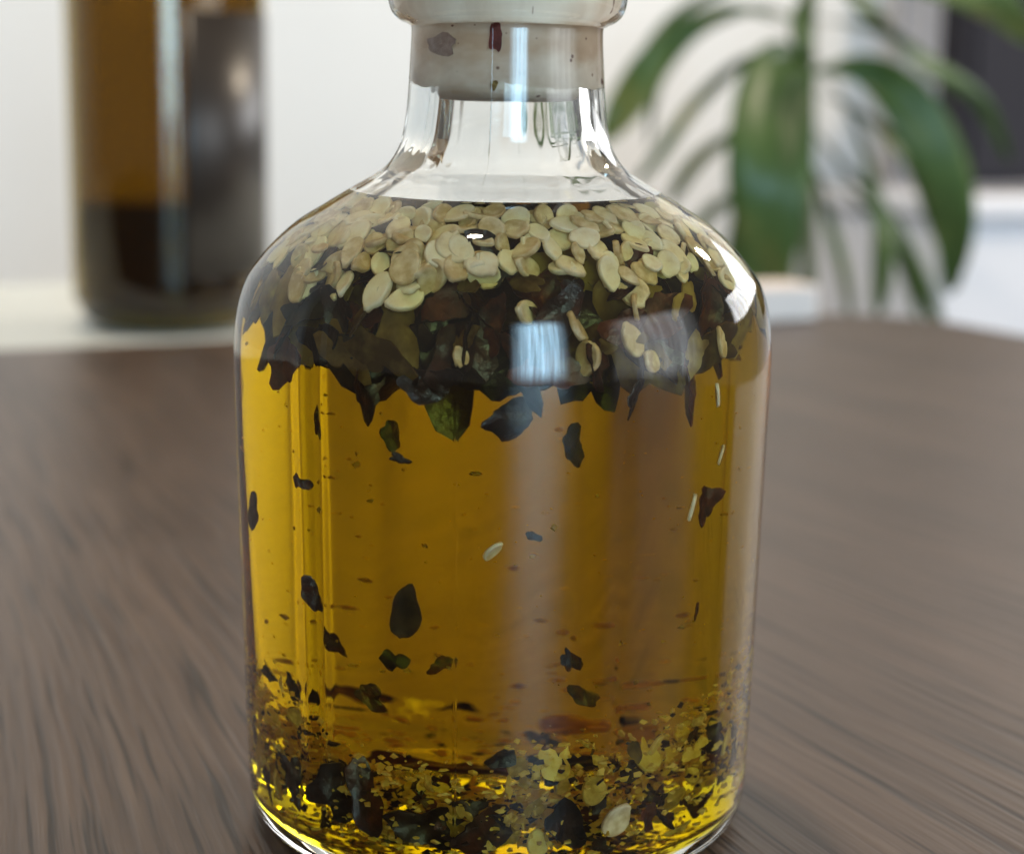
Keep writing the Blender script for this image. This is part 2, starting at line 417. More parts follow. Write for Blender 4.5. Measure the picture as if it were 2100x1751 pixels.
# ------------------------------------------------------------------ seed and flake shapes (unit: one millimetre)
def seed_mesh(i):
    rnd = random.Random(100+i); n = 22
    asp = rnd.uniform(.62, .92); beak = rnd.uniform(.12, .3); notch = rnd.choice((0, 0, .18, .10)); ph = rnd.uniform(0, 6); bend = rnd.uniform(-.12, .12)
    broken = (i % 5 == 4)
    def rad(a):
        r = 1+.05*math.sin(2*a+ph)+.035*math.sin(3*a+2*ph)
        r += beak*math.exp(-((a-math.pi/2)/.22)**2)
        r -= notch*math.exp(-((a-math.pi/2-.55)/.20)**2)
        if broken: r *= (1-.42*math.exp(-((a-4.6)/.55)**2))
        return r
    V, F = [], []
    rings = [(0.45, .30), (0.80, .34), (0.94, .36), (1.0, .16)]
    V.append((0, 0, .11))
    for f, h in rings:
        for k in range(n):
            a = 2*math.pi*k/n; q = rad(a)*f
            V.append((q*math.cos(a)*asp, q*math.sin(a), h*.55))
    m0 = len(V); V.append((0, 0, -.09))
    for f, h in rings:
        for k in range(n):
            a = 2*math.pi*k/n; q = rad(a)*f
            V.append((q*math.cos(a)*asp, q*math.sin(a), -h*.55))
    for k in range(n):
        k2 = (k+1) % n
        F.append((0, 1+k, 1+k2)); F.append((m0, m0+1+k2, m0+1+k))
        for j in range(3):
            b = 1+j*n; c = b+n
            F.append((b+k, c+k, c+k2, b+k2)); F.append((m0+b+k2, m0+c+k2, m0+c+k, m0+b+k))
        b = 1+3*n
        F.append((b+k, m0+b+k, m0+b+k2, b+k2))
    V = [(x, y, z+bend*(x*x*1.3+y*y)*1.0 + .06*math.sin(2.2*x+ph)*y) for x, y, z in V]
    me = mesh_from('chilli_seed', V, F); return me
def flake_mesh(i, curl, jag, asp, thick=.055, n=26, name='chilli_flake', flat=False):
    rnd = random.Random(500+i)
    ph = [rnd.uniform(0, 6.28) for _ in range(6)]
    spikes = [(rnd.uniform(0, 6.28), rnd.uniform(-.35, .45), rnd.uniform(.15, .4)) for _ in range(5)]
    def rad(a, k):
        r = 1+jag*(.5*math.sin(2*a+ph[0])+.45*math.sin(3*a+ph[1])+.3*math.sin(5*a+ph[2]))
        for (c, h, w_) in spikes:
            d = (a-c+math.pi) % (2*math.pi)-math.pi; r += jag*1.3*h*math.exp(-(d/w_)**2)
        r += jag*.16*rnd.uniform(-1, 1)
        return max(.25, r)
    rr = [rad(2*math.pi*k/n, k) for k in range(n)]
    V, F = [], []
    levels = (.33, .68, 1.0)
    def shape(x, y, s):
        if flat: return (x, y, curl*x*x+s)
        z = curl*(x*x) + .35*curl*math.sin(1.7*y+ph[3])*x + .18*noise.noise(Vector((x*1.6+i, y*1.6, 2)))+.07*noise.noise(Vector((x*4+i, y*4, 7)))
        return (x, y, z+s)
    for s in (thick, -thick):
        V.append(shape(0, 0, s))
        for f in levels:
            for k in range(n):
                a = 2*math.pi*k/n; V.append(shape(rr[k]*f*math.cos(a)*asp, rr[k]*f*math.sin(a), s if f < 1 else s*.6))
    m0 = 1+3*n
    for k in range(n):
        k2 = (k+1) % n
        F.append((0, 1+k, 1+k2)); F.append((m0, m0+1+k2, m0+1+k))
        for j in range(2):
            b = 1+j*n; c = b+n
            F.append((b+k, c+k, c+k2, b+k2)); F.append((m0+b+k2, m0+c+k2, m0+c+k, m0+b+k))
        b = 1+2*n
        F.append((b+k, m0+b+k, m0+b+k2, b+k2))
    me = mesh_from(name, V, F); me.set_sharp_from_angle(angle=.75); return me
GOLD = [seed_mesh(i) for i in range(12)]
for s in GOLD: s.materials.append(M_gold)
SEEDS = [seed_mesh(i) for i in range(12)]
for s in SEEDS: s.materials.append(M_seed)
FLAKES = [flake_mesh(i, random.choice((-1, 1))*random.uniform(.15, .8), random.uniform(.22, .5), random.uniform(.5, 1.0)) for i in range(18)]
FLAKES.append(flake_mesh(41, .55, .16, .46))     # leaf-shaped piece, pale side out
def two_sided(me, m_out, m_in):
    me.materials.append(m_out); me.materials.append(m_in); h = len(me.vertices)//2
    for p in me.polygons:
        if all(v >= h for v in p.vertices): p.material_index = 1
for k, s in enumerate(FLAKES): two_sided(s, M_chili if k < 18 else M_inner, M_inner if k % 2 else M_chili)
GHUSK = [flake_mesh(80+i, random.uniform(-.6, .6), random.uniform(.3, .6), random.uniform(.4, .9), .06, name='chilli_membrane') for i in range(8)]
for s in GHUSK: s.materials.append(M_gold)
HUSKS = [flake_mesh(60+i, random.uniform(-.5, .5), random.uniform(.3, .6), random.uniform(.35, .8), .06, name='chilli_membrane') for i in range(6)]
for s in HUSKS: s.materials.append(M_husk)

def place(me, name, pos, n, upv, size, label, cat, group=None, spin=0.0, tilt=(0, 0), keep=True):
    """flat side faces n; local y along upv turned by spin; tilt = (about right, about up)"""
    n = n.normalized(); x = upv.cross(n).normalized(); y = n.cross(x).normalized()
    m = Matrix(((x.x, y.x, n.x), (x.y, y.y, n.y), (x.z, y.z, n.z)))
    m = m @ Matrix.Rotation(spin, 3, 'Z') @ Matrix.Rotation(tilt[0], 3, 'X') @ Matrix.Rotation(tilt[1], 3, 'Y')
    o = bpy.data.objects.new(name, me); COL.objects.link(o)
    s = size*mm
    q = m.to_quaternion()
    if keep:
        # slide the piece inwards until all of it lies inside the glass and under the oil surface
        pos = Vector(pos); m3 = q.to_matrix()*s
        pv = [m3 @ v.co for v in me.vertices]
        for _ in range(60):
            bad = 0.0; lift = 0.0; fall = 0.0
            for v in pv:
                p = pos+v
                bad = max(bad, math.hypot(p.x, p.y)-(fast_rin(p.z)-.00025))
                lift = max(lift, p.z-(OIL_Z-.0004)); fall = max(fall, zfloor(math.hypot(p.x, p.y))+.0002-p.z)
            if bad <= 0 and lift <= 0 and fall <= 0: break
            h = Vector((pos.x, pos.y, 0))
            if bad > 0 and h.length > .001: pos = pos-h.normalized()*min(bad+.00005, .001)
            pos.z += min(fall, .0008)-min(lift, .0008)
            if bad > 0 and pos.z > .068: pos.z -= .0002
    o.matrix_world = Matrix.LocRotScale(pos, q, Vector((s, s, s)))
    return tag(o, label, cat, group)
def extent_ok(pos, rad, margin=.0003):
    """keep a ball of that radius inside the inner wall"""
    r = math.hypot(pos.x, pos.y)
    for dz in (-rad*.8, 0, rad*.8):
        z = pos.z+dz
        if z > OIL_Z-.0003: return False
    return r+rad*.35 < rin(pos.z)-margin

# ------------------------------------------------------------------ pale seeds floating under the oil surface
rs = random.Random(5)
top_seed = []
def zlow(phi): return .0738+.0013*math.sin(phi*3.1+1)+.0011*math.sin(phi*9)+.0007*math.sin(phi*21)
def seed_layer(off, spacing, tries, tiltmax, jitter, zup=.0815, dz=0.0, lim=R(100), cap=999):
    pts = []
    for _ in range(tries):
        phi = rs.uniform(-lim, lim); z = zlow(phi)+dz+(zup-zlow(phi)-dz)*rs.random()**.85
        if (z-zlow(phi))/.0035 < rs.random()*.9: continue
        n, t, u = wall_frame(phi, z)
        w0 = Vector((rin(z)*math.sin(phi), -rin(z)*math.cos(phi), z))
        size = rs.choice((rs.uniform(1.2, 1.6), rs.uniform(1.6, 2.0), rs.uniform(1.7, 2.15), rs.uniform(1.8, 2.3)))
        tl = (rs.gauss(0, tiltmax), rs.gauss(0, tiltmax*.8))
        inset = off + rs.uniform(0, jitter)
        p = w0-n*inset
        if p.z+size*mm*.5 > OIL_Z-.0002: continue
        if any((p-q).length < spacing for q in pts): continue
        pts.append(p); top_seed.append(p)
        place(rs.choice(SEEDS), 'chilli_seed', p, n, u, size, 'cream chilli seed half hidden behind the front seeds of the floating layer', 'seed', 'seeds floating at the top of the oil', spin=math.pi+rs.gauss(0, .7), tilt=tl)
        if len(pts) >= cap: break
ORD = ['first', 'second', 'third', 'fourth', 'fifth', 'sixth', 'seventh', 'eighth', 'ninth', 'tenth', 'eleventh', 'twelfth', 'thirteenth', 'fourteenth', 'fifteenth', 'sixteenth', 'seventeenth', 'eighteenth', 'nineteenth', 'twentieth',
       'twenty-first', 'twenty-second', 'twenty-third', 'twenty-fourth', 'twenty-fifth', 'twenty-sixth', 'twenty-seventh', 'twenty-eighth', 'twenty-ninth', 'thirtieth', 'thirty-first', 'thirty-second', 'thirty-third', 'thirty-fourth', 'thirty-fifth', 'thirty-sixth']
def order_labels(objs, rows, phrase):
    """rows from the top down, each counted from its left end as the photograph shows it"""
    objs = sorted(objs, key=lambda o: -o.location.z); n = len(objs); k = len(rows); c = 0
    for i, rw in enumerate(rows):
        part = sorted(objs[i*n//k:(i+1)*n//k], key=lambda o: o.location.x)
        for j, o in enumerate(part): o['label'] = phrase % (ORD[j], rw)
def new_objects(before): return [o for o in COL.objects if o.name not in before]
_b = {o.name for o in COL.objects}
seed_layer(.0004, .00215, 2600, .46, .0005, cap=172)
order_labels(new_objects(_b), ('topmost', 'upper', 'middle', 'lower', 'lowest'), 'cream seed against the glass, %s from left in the %s floating row')
seed_layer(.0018, .0028, 900, .45, .0006, cap=75)
seed_layer(.0035, .0030, 500, .5, .0010, dz=.001, cap=20)

# larger or separate seeds seen below the pale layer: (x, y, size mm, spin, tilt, inset mm, words)
SINGLES = [
 (775, 598, 2.35, 2.9, (.1, .2), .9, 'cream seed hanging lowest beneath the pale seed layer'),
 (828, 612, 2.1, 2.0, (.5, .1), 1.6, 'yellow-tipped seed tucked beside the lowest hanging cream seed'),
 (833, 552, 2.25, .3, (.1, -.1), .8, 'round cream seed just above the lowest hanging pair'),
 (930, 515, 2.3, .6, (.05, .1), .7, 'large round seed facing out near the bright lamp glint'),
 (988, 545, 2.0, 4.0, (.1, -.1), .7, 'chipped wedge-shaped seed at the front of the seed layer'),
 (1082, 553, 1.9, 1.4, (.9, .0), .9, 'half-hidden seed like a dome above the dark chilli band'),
 (1298, 697, 1.95, .4, (.1, .2), 1.6, 'olive-yellow seed among dark chilli pieces on the right side'),
 (1082, 640, 1.9, 1.5, (.95, .1), 1.6, 'dull seed lying above the blue window reflection'),
 (1192, 672, 1.9, .5, (.1, 1.15), 1.2, 'seed seen edge-on right of the blue window reflection'),
 (1210, 735, 1.9, 3.0, (.1, 1.0), 1.6, 'long narrow seed hanging under the edge-on seed'),
 (1306, 634, 1.5, 1.4, (1.0, .0), .8, 'small white seed sliver on the dark band'),
 (1338, 742, 1.5, .8, (.4, .5), 1.8, 'small yellow broken seed at the lower edge of the dark band'),
 (1472, 706, 1.7, .3, (.2, .4), 1.5, 'bright yellow-green seed deep in the band near the bottle edge'),
 (945, 735, 1.3, .4, (.2, .6), 1.5, 'small amber seed left of the black oval gap'),
 (1010, 1130, 1.35, 5.5, (.1, 1.0), 1.5, 'lone pale sliver of seed drifting in mid bottle'),
 (1412, 1040, 1.5, 6.0, (.1, 1.0), 1.2, 'pale seed sliver stuck to a dark flake at right'),
 (1460, 810, 1.3, .1, (.0, 1.1), 1.0, 'yellow seed sliver drifting just below the band at right'),
 (1466, 930, 1.2, 5.9, (.0, 1.0), 1.2, 'tiny yellow seed chip drifting near the right wall'),
]
for (x, y, s, sp, tl, ins, lb) in SINGLES:
    h = wall_hit(x, y)
    if h is None: continue
    phi = math.atan2(h.x, -h.y); n, t, u = wall_frame(phi, h.z)
    place(SEEDS[int(x) % 12], 'chilli_seed', h-n*ins*mm, n, u, s, lb, 'seed', None, sp, tl)

# ------------------------------------------------------------------ dark chilli band below the seeds
rf = random.Random(21)
def band_low(phi): return .0648-.0022*math.cos(phi*1.6)+.0016*math.sin(phi*5+.6)
def flake_layer(off, spacing, tries, smin, smax, cap, zr=(None, .0775)):
    pts = []
    for _ in range(tries):
        phi = rf.uniform(-R(105), R(105)); z0 = band_low(phi); z = z0+.001+(zr[1]-z0-.001)*rf.random()**.8
        n, t, u = wall_frame(phi, z)
        size = rf.uniform(smin, smax)
        p = Vector((rin(z)*math.sin(phi), -rin(z)*math.cos(phi), z))-n*(off+rf.uniform(0, .0015)+size*mm*.10)
        if any((p-q).length < spacing for q in pts): continue
        pts.append(p)
        me = rf.choice(FLAKES) if rf.random() < .68 else rf.choice(HUSKS)
        hk = me in HUSKS
        place(me, 'chilli_membrane' if hk else 'chilli_flake', p, n, u, size,
              'thin olive-brown chilli membrane scrap in the dark band under the seeds' if hk else 'dark dried chilli flake deep inside the crowded band under the pale seeds',
              'membrane' if hk else 'flake', 'membrane scraps in the dark band' if hk else 'chilli flakes in the dark band', rf.uniform(0, 6.28), (rf.gauss(0, .3), rf.gauss(0, .3)))
        if len(pts) >= cap: break
_b = {o.name for o in COL.objects}
flake_layer(.0014, .0044, 800, 2.2, 4.4, 62)
_n = new_objects(_b)
order_labels([o for o in _n if o.name.startswith('chilli_flake')], ('upper', 'lower'), 'dark chilli flake against the glass, %s from left in the %s dark band')
order_labels([o for o in _n if o.name.startswith('chilli_membrane')], ('dark',), 'olive-brown membrane scrap against the glass, %s from left in the %s band')
flake_layer(.0014, .0060, 300, 1.6, 3.0, 16, (None, .0735))
flake_layer(.0040, .0046, 600, 3.2, 5.5, 50, (None, .0765))
flake_layer(.0090, .0055, 500, 4.5, 6.5, 40)
# filling of the core so the band is dense all the way through
for k in range(70):
    a = rf.uniform(0, 6.28); r = .022*math.sqrt(rf.random()); z = rf.uniform(.0655, .0745)
    if z > .076: r = min(r, .016)
    place(rf.choice(FLAKES), 'chilli_flake', Vector((r*math.sin(a), -r*math.cos(a), z)), Vector((rf.gauss(0, 1), rf.gauss(0, 1), rf.gauss(0, .7))), Vector((.1, .2, 1)), rf.uniform(4, 6),
          'dark dried chilli flake deep inside the crowded band under the pale seeds', 'flake', 'chilli flakes in the dark band', rf.uniform(0, 6))
for k in range(34):   # far side of the band
    a = math.pi+rf.uniform(-1.3, 1.3); z = rf.uniform(.0655, .077); r = rin(z)-rf.uniform(.003, .006)
    place(rf.choice(FLAKES), 'chilli_flake', Vector((r*math.sin(a), -r*math.cos(a), z)), Vector((math.sin(a), -math.cos(a), .1)), Vector((0, 0, 1)), rf.uniform(3.5, 5.5),
          'dark dried chilli flake deep inside the crowded band under the pale seeds', 'flake', 'chilli flakes in the dark band', rf.uniform(0, 6))

# separate dark pieces: (x, y, half-length mm, aspect index, spin, tilt, inset, words)
BITS = [
 (590, 742, 3.0, 3, .3, (.1, .1), 1.2, 'ragged dark flake hanging lowest at the left shoulder'),
 (880, 790, 3.2, 7, 1.5, (.1, .0), 1.0, 'broad dark chilli sheet along the lower edge of the band'),
 (1130, 765, 3.8, 2, 1.3, (.1, .2), 1.4, 'wine-red chilli sheet under the blue window reflection'),
 (740, 805, 2.6, 0, .2, (.0, 1.2), 1.2, 'thorn-like dark sliver pointing down from the band at left'),
 (1315, 810, 2.9, 5, 5.9, (.0, 1.25), 2.5, 'long bluish needle pointing down from the band at right'),
 (1415, 800, 3.6, 9, .2, (.0, 1.0), 2.0, 'dark spike hanging from the band near the right wall'),
 (1225, 745, 3.0, 11, .2, (.0, .7), 1.0, 'dark tooth-shaped flake tip below the edge-on seed'),
 (970, 720, 3.6, 14, .1, (.0, .8), 1.0, 'tall black oval chilli piece at the middle of the band'),
 (1045, 862, 2.9, 4, 1.7, (.3, .1), 1.2, 'boat-shaped translucent flake hanging alone under the band'),
 (543, 1045, 2.6, 6, 5.9, (.1, .6), .8, 'dark triangular flake stuck to the left wall of the bottle'),
 (628, 985, 1.0, 8, .6, (.2, .3), .8, 'small hooked dark flake near the left wall'),
 (648, 1218, 1.9, 10, .2, (.1, .6), .8, 'notched dark flake low on the left side'),
 (832, 1255, 3.7, 18, -.2, (.1, .35), 1.0, 'large leaf-shaped dark flake with olive back in mid bottle'),
 (820, 938, 1.1, 13, 1.4, (.2, .2), 1.0, 'small dark square flake drifting under the band'),
 (748, 905, 1.9, 15, .2, (.1, .8), 9.0, 'blurred upright brown flake deep behind the left front'),
 (600, 870, 1.8, 1, .1, (.1, .9), 7.0, 'faint narrow brown flake in the bright yellow strip'),
 (1205, 930, 2.1, 16, .3, (.1, .7), 8.0, 'blurred brown comma-shaped flake in the pale reflection'),
 (1095, 1100, 1.0, 17, 1.2, (.3, .2), 1.5, 'small bluish flake in the window streak'),
 (1440, 1030, 2.3, 3, .3, (.1, .3), 1.6, 'slate-coloured flake behind the pale seed sliver at right'),
 (1162, 1348, 1.15, 5, .3, (.1, .5), 1.0, 'small crescent dark flake low in mid bottle'),
 (700, 1445, 2.2, 11, .8, (.3, .2), 9.0, 'tall blurred dark clump rising from the sediment at left'),
 (560, 1405, 1.9, 4, .2, (.2, .3), 8.0, 'smoky dark clump under the bright yellow strip'),
 (1235, 1450, 2.0, 10, .9, (.2, .3), 8.0, 'dark blurred stack just below the curled piece right of middle'),
 (1418, 1250, 1.0, 9, .0, (.1, .8), 1.2, 'tiny dark sliver low near the right wall'),
 (752, 1375, 1.5, 8, .9, (.3, .2), 9.0, 'round blurred dark piece above the sediment at left of middle'),
 (862, 1395, 1.5, 2, 1.9, (.3, .2), 11.0, 'second round blurred dark piece above the sediment'),
 (585, 1320, 1.8, 7, .4, (.2, .2), 12.0, 'soft dark clump low in the yellow strip'),
 (1215, 1385, 1.7, 14, .5, (.3, .2), 10.0, 'dark curled piece standing out of the sediment right of middle'),
]
for (x, y, s, mi, sp, tl, ins, lb) in BITS:
    h = wall_hit(x, y)
    if h is None: continue
    phi = math.atan2(h.x, -h.y); n, t, u = wall_frame(phi, h.z)
    place(FLAKES[mi], 'chilli_flake', h-n*ins*mm, n, u, s, lb, 'flake', None, sp, tl)

# ------------------------------------------------------------------ sediment at the bottom
rb = random.Random(77)
def heap(phi, r):
    k = min(1, max(0, (r-.012)/.016))
    side = max(0, math.sin(phi)); left = max(0, -math.sin(phi)); back = max(0, -math.cos(phi))
    h = .0022+.0088*k+.0080*k*side+.0060*k*left*left-.0035*k*back+.0016*math.sin(5*phi+1)*k+.0012*math.sin(11*phi)*k
    return max(.0012, h)
def pick_phi(rr):
    # most of what shows is heaped against the near half of the glass
    return rr.uniform(-R(115), R(115)) if rr.random() < .78 else rr.uniform(-math.pi, math.pi)
def drop(i, kind):
    phi = pick_phi(rb); r = .0305*math.sqrt(rb.uniform(.30, 1)) if rb.random() < .85 else .016*math.sqrt(rb.random())
    zf = zfloor(r); z = zf+.0010+heap(phi, r)*rb.random()**.85
    if r > rin(z)-.0014: r = rin(z)-.0014
    return Vector((r*math.sin(phi), -r*math.cos(phi), z)), phi
for i in range(45):
    p, phi = drop(i, 0)
    if p is None: continue
    place(rb.choice(GOLD), 'chilli_seed', p, Vector((math.sin(phi)+rb.gauss(0, .5), -math.cos(phi)+rb.gauss(0, .5), rb.gauss(.2, .5))), Vector((.1, 0, 1)), rb.uniform(1.1, 1.9), 'golden seed sunk in the sediment at the bottom of the bottle', 'seed', 'seeds in the sediment', rb.uniform(0, 6))
for i in range(260):
    p, phi = drop(i, 1)
    if p is None: continue
    hk = rb.random() < .60
    place(rb.choice(GHUSK if hk else FLAKES), 'chilli_membrane' if hk else 'chilli_flake', p, Vector((math.sin(phi)+rb.gauss(0, .6), -math.cos(phi)+rb.gauss(0, .6), rb.gauss(.3, .5))), Vector((.1, 0, 1)), rb.uniform(.8, 1.9) if hk else rb.uniform(.8, 2.4),
          'yellow-brown membrane scrap in the sediment at the bottom of the bottle' if hk else 'dark chilli flake sunk in the sediment at the bottom of the bottle', 'membrane' if hk else 'flake', 'membrane scraps in the sediment' if hk else 'chilli flakes in the sediment', rb.uniform(0, 6))
def near_glass(o): return o.location.y < -.012 and math.hypot(o.location.x, o.location.y) > .0255
_sd = [o for o in COL.objects if o.get('group') == 'seeds in the sediment' and near_glass(o)]
order_labels(_sd, ('upper', 'lower'), 'golden seed in the sediment against the glass, %s from left in the %s row')
_fl = [o for o in COL.objects if o.get('group') == 'chilli flakes in the sediment' and near_glass(o)]
order_labels(_fl, ('upper', 'lower'), 'dark chilli flake in the sediment against the glass, %s from left, %s row')
_mb = [o for o in COL.objects if o.get('group') == 'membrane scraps in the sediment' and near_glass(o)]
order_labels(_mb, ('bottom',), 'yellow-brown membrane scrap against the glass, %s from left in the %s sediment')
BOTTOM = [
 (870, 1705, 4.6, 1, 1.4, (.5, .1), 2.0, 'big black chilli piece at the front bottom left of the mould seam'),
 (990, 1725, 4.0, 4, 1.6, (.6, .1), 2.5, 'flat black chilli piece at the front bottom under the seam'),
 (1160, 1690, 3.2, 9, .4, (.2, .2), 1.5, 'pear-shaped black chilli piece at the front bottom'),
 (1325, 1670, 2.2, 11, .4, (.2, .3), 1.2, 'dark angular flake beside the large pale seed at the bottom'),
 (745, 1640, 4.5, 6, .25, (.0, .9), 1.2, 'long dark strip of chilli standing at the lower left'),
 (685, 1620, 3.6, 8, .05, (.0, .8), 1.0, 'upright pointed dark flake beside the long strip'),
 (545, 1545, 3.4, 10, .15, (.0, .7), 1.0, 'tall dark flake against the lower left wall'),
 (610, 1590, 3.0, 13, .3, (.1, .5), 1.5, 'broad dark flake leaning between two upright ones'),
 (1485, 1530, 1.8, 12, .4, (.1, .4), 1.0, 'small dark oval flake against the lower right wall'),
]
for (x, y, s, mi, sp, tl, ins, lb) in BOTTOM:
    h = wall_hit(x, y)
    if h is None: continue
    phi = math.atan2(h.x, -h.y); n, t, u = wall_frame(phi, h.z)
    place(FLAKES[mi], 'chilli_flake', h-n*ins*mm, n, u, s, lb, 'flake', None, sp, tl)
h = wall_hit(1262, 1680); phi = math.atan2(h.x, -h.y); n, t, u = wall_frame(phi, h.z)
place(SEEDS[3], 'chilli_seed', h-n*.0012, n, u, 2.1, 'large pale yellow seed at the front bottom beside the black piece', 'seed', None, 5.6, (.1, .2))
# curled dark rings lying on the middle of the floor
for (x, y, a, lb) in ((-.006, .006, 1.5, 'dark curled chilli strip lying on the bottle floor behind the seam'), (.005, .008, 1.65, 'dark crescent chilli strip lying on the bottle floor under the window streak')):
    place(flake_mesh(90+int(x*1e4), 1.0, .25, .30, .10), 'chilli_flake', Vector((x, y, .0078)), Vector((0, -.5, 1)), Vector((0, 1, .3)), 5.5, lb, 'flake', None, a).data.materials.append(M_chili)

# crumbs too fine to count: in the sediment and drifting through the oil
def crumbs(name, count, label, gen, mat, seed):
    rr = random.Random(seed); V, F = [], []
    for _ in range(count):
        p, s = gen(rr)
        if p is None: continue
        b = len(V); n = rr.choice((4, 5))
        m = Matrix.Rotation(rr.uniform(0, 6), 3, 'Z') @ Matrix.Rotation(rr.uniform(0, 6), 3, 'X')
        for sg in (.18, -.18):
            for k in range(n):
                a = 6.283*k/n+rr.uniform(-.3, .3); q = rr.uniform(.6, 1.25)
                V.append(p+m @ Vector((q*math.cos(a)*s, q*math.sin(a)*s*.6, sg*s)))
        F.append(tuple(b+k for k in range(n))); F.append(tuple(b+n+k for k in range(n))[::-1])
        for k in range(n): F.append((b+k, b+n+k, b+n+(k+1) % n, b+(k+1) % n))
    o = link(name, mesh_from(name, V, F, False), mat); tag(o, label, 'crumbs', None, 'stuff'); return o
def gen_sed(rr):
    phi = pick_phi(rr); r = .0308*math.sqrt(rr.uniform(.10, 1)); z = zfloor(r)+.0004+(heap(phi, r)+.0015)*rr.random()**.9
    if r > rin(z)-.0008: r = rin(z)-.0008
    return Vector((r*math.sin(phi), -r*math.cos(phi), z)), rr.uniform(.2, .85)*mm
def gen_drift(rr):
    phi = rr.uniform(-math.pi, math.pi); z = .012+.052*rr.random()**1.25; r = (rin(z)-.0008)*math.sqrt(rr.uniform(.15, 1))
    return Vector((r*math.sin(phi), -r*math.cos(phi), z)), (rr.uniform(.10, .32) if rr.random() < .75 else rr.uniform(.35, .75))*mm
crumbs('golden_crumbs', 3400, 'golden crumbs of seed and membrane settled at the bottom of the oil', gen_sed, M_gold, 1)
crumbs('dark_crumbs', 800, 'dark crumbs of chilli skin settled at the bottom of the oil', gen_sed, M_chili, 2)
crumbs('drifting_crumbs', 420, 'tiny golden specks drifting through the oil', gen_drift, M_gold, 3)

# ------------------------------------------------------------------ stopper and the scraps behind the neck glass
def mat_cork():
    m, N, L, P = new_mat('pale_cork')
    tc = N.new('ShaderNodeTexCoord')
    t = N.new('ShaderNodeTexNoise'); t.inputs['Scale'].default_value = 140; t.inputs['Detail'].default_value = 6; L.new(tc.outputs['Object'], t.inputs['Vector'])
    r = ramp(N, [(0.30, (0.48, 0.37, 0.27)), (0.5, (0.66, 0.57, 0.46)), (0.75, (0.76, 0.70, 0.59))]); L.new(t.outputs['Fac'], r.inputs['Fac'])
    v = N.new('ShaderNodeTexVoronoi'); v.inputs['Scale'].default_value = 520; L.new(tc.outputs['Object'], v.inputs['Vector'])
    t2 = N.new('ShaderNodeTexNoise'); t2.inputs['Scale'].default_value = 130; L.new(tc.outputs['Object'], t2.inputs['Vector'])
    ad = N.new('ShaderNodeMath'); ad.operation = 'MULTIPLY_ADD'; ad.inputs[1].default_value = -.55; L.new(t2.outputs['Fac'], ad.inputs[0]); 
    ad2 = N.new('ShaderNodeMath'); ad2.operation = 'ADD'; ad2.inputs[1].default_value = .32
    L.new(v.outputs['Distance'], ad.inputs[2]); L.new(ad.outputs[0], ad2.inputs[0])
    r2 = ramp(N, [(0.10, (0.25, 0.12, 0.07)), (0.16, (1, 1, 1))]); L.new(ad2.outputs[0], r2.inputs['Fac'])
    mx = N.new('ShaderNodeMixRGB'); mx.blend_type = 'MULTIPLY'; mx.inputs[0].default_value = 1
    L.new(r.outputs['Color'], mx.inputs[1]); L.new(r2.outputs['Color'], mx.inputs[2]); L.new(mx.outputs[0], P.inputs['Base Color'])
    # damp brownish smears
    tc2 = N.new('ShaderNodeMapping'); tc2.inputs['Scale'].default_value = (70, 70, 130); L.new(tc.outputs['Object'], tc2.inputs['Vector'])
    t3 = N.new('ShaderNodeTexNoise'); t3.inputs['Scale'].default_value = 1.0; t3.inputs['Detail'].default_value = 4; L.new(tc2.outputs[0], t3.inputs['Vector'])
    r4 = ramp(N, [(0.34, (0.72, 0.58, 0.46)), (0.50, (1, .98, .95)), (0.75, (1.05, 1.05, .98))]); L.new(t3.outputs['Fac'], r4.inputs['Fac'])
    mx3 = N.new('ShaderNodeMixRGB'); mx3.blend_type = 'MULTIPLY'; mx3.inputs[0].default_value = 1
    L.new(mx.outputs[0], mx3.inputs[1]); L.new(r4.outputs['Color'], mx3.inputs[2]); L.new(mx3.outputs[0], P.inputs['Base Color'])
    P.inputs['Roughness'].default_value = .55
    return m
M_cork = mat_cork()
cork_prof = catmull([(0, 94.6), (4, 94.5), (7.6, 94.7), (9.1, 95.2), (9.85, 96.3), (9.95, 99), (9.75, 103), (9.75, 108), (9.95, 112), (9.8, 118), (9.6, 121), (8.6, 122), (0, 122.2)], 4)
cork_prof = [(max(0, r)*mm, z*mm) for r, z in cork_prof]; cork_prof[0] = (0, cork_prof[0][1]); cork_prof[-1] = (0, cork_prof[-1][1])
tag(link('stopper', lathe('stopper', cork_prof, [2*math.pi*k/72 for k in range(72)]), M_cork), 'pale beige stopper plugged into the neck of the clear bottle', 'stopper')
M_red = mat_seed('red_chilli_skin', [(0.08, 0.012, 0.010), (0.17, 0.030, 0.022), (0.26, 0.07, 0.045)], .1)
M_pink = mat_seed('stained_skin', [(0.16, 0.09, 0.07), (0.26, 0.17, 0.13), (0.36, 0.26, 0.22)], .1)
def neck_bit(px, py, size, mi, asp, mat, spin, lb):
    p = at_y(px, py, -.0095); phi = math.asin(max(-1, min(1, p.x/.0096))); r = .0100
    me = flake_mesh(200+mi, -size/19.8, .35, asp, .03, flat=True); me.materials.append(mat)
    e = Vector((math.sin(phi), -math.cos(phi), 0))
    place(me, 'chilli_flake', e*r+Vector((0, 0, p.z)), e, Vector((0, 0, 1)), size, lb, 'flake', None, spin, (0, 0), False)
neck_bit(1019, 72, 1.95, 1, .42, M_red, .0, 'dark red chilli scrap stuck between stopper and neck glass')
neck_bit(918, 90, 1.1, 2, 2.3, M_pink, .0, 'brownish stain-like chilli scrap beside the red one in the neck')
neck_bit(1016, 176, .55, 3, .8, M_husk, .4, 'tiny olive crumb at the lower rim of the stopper')

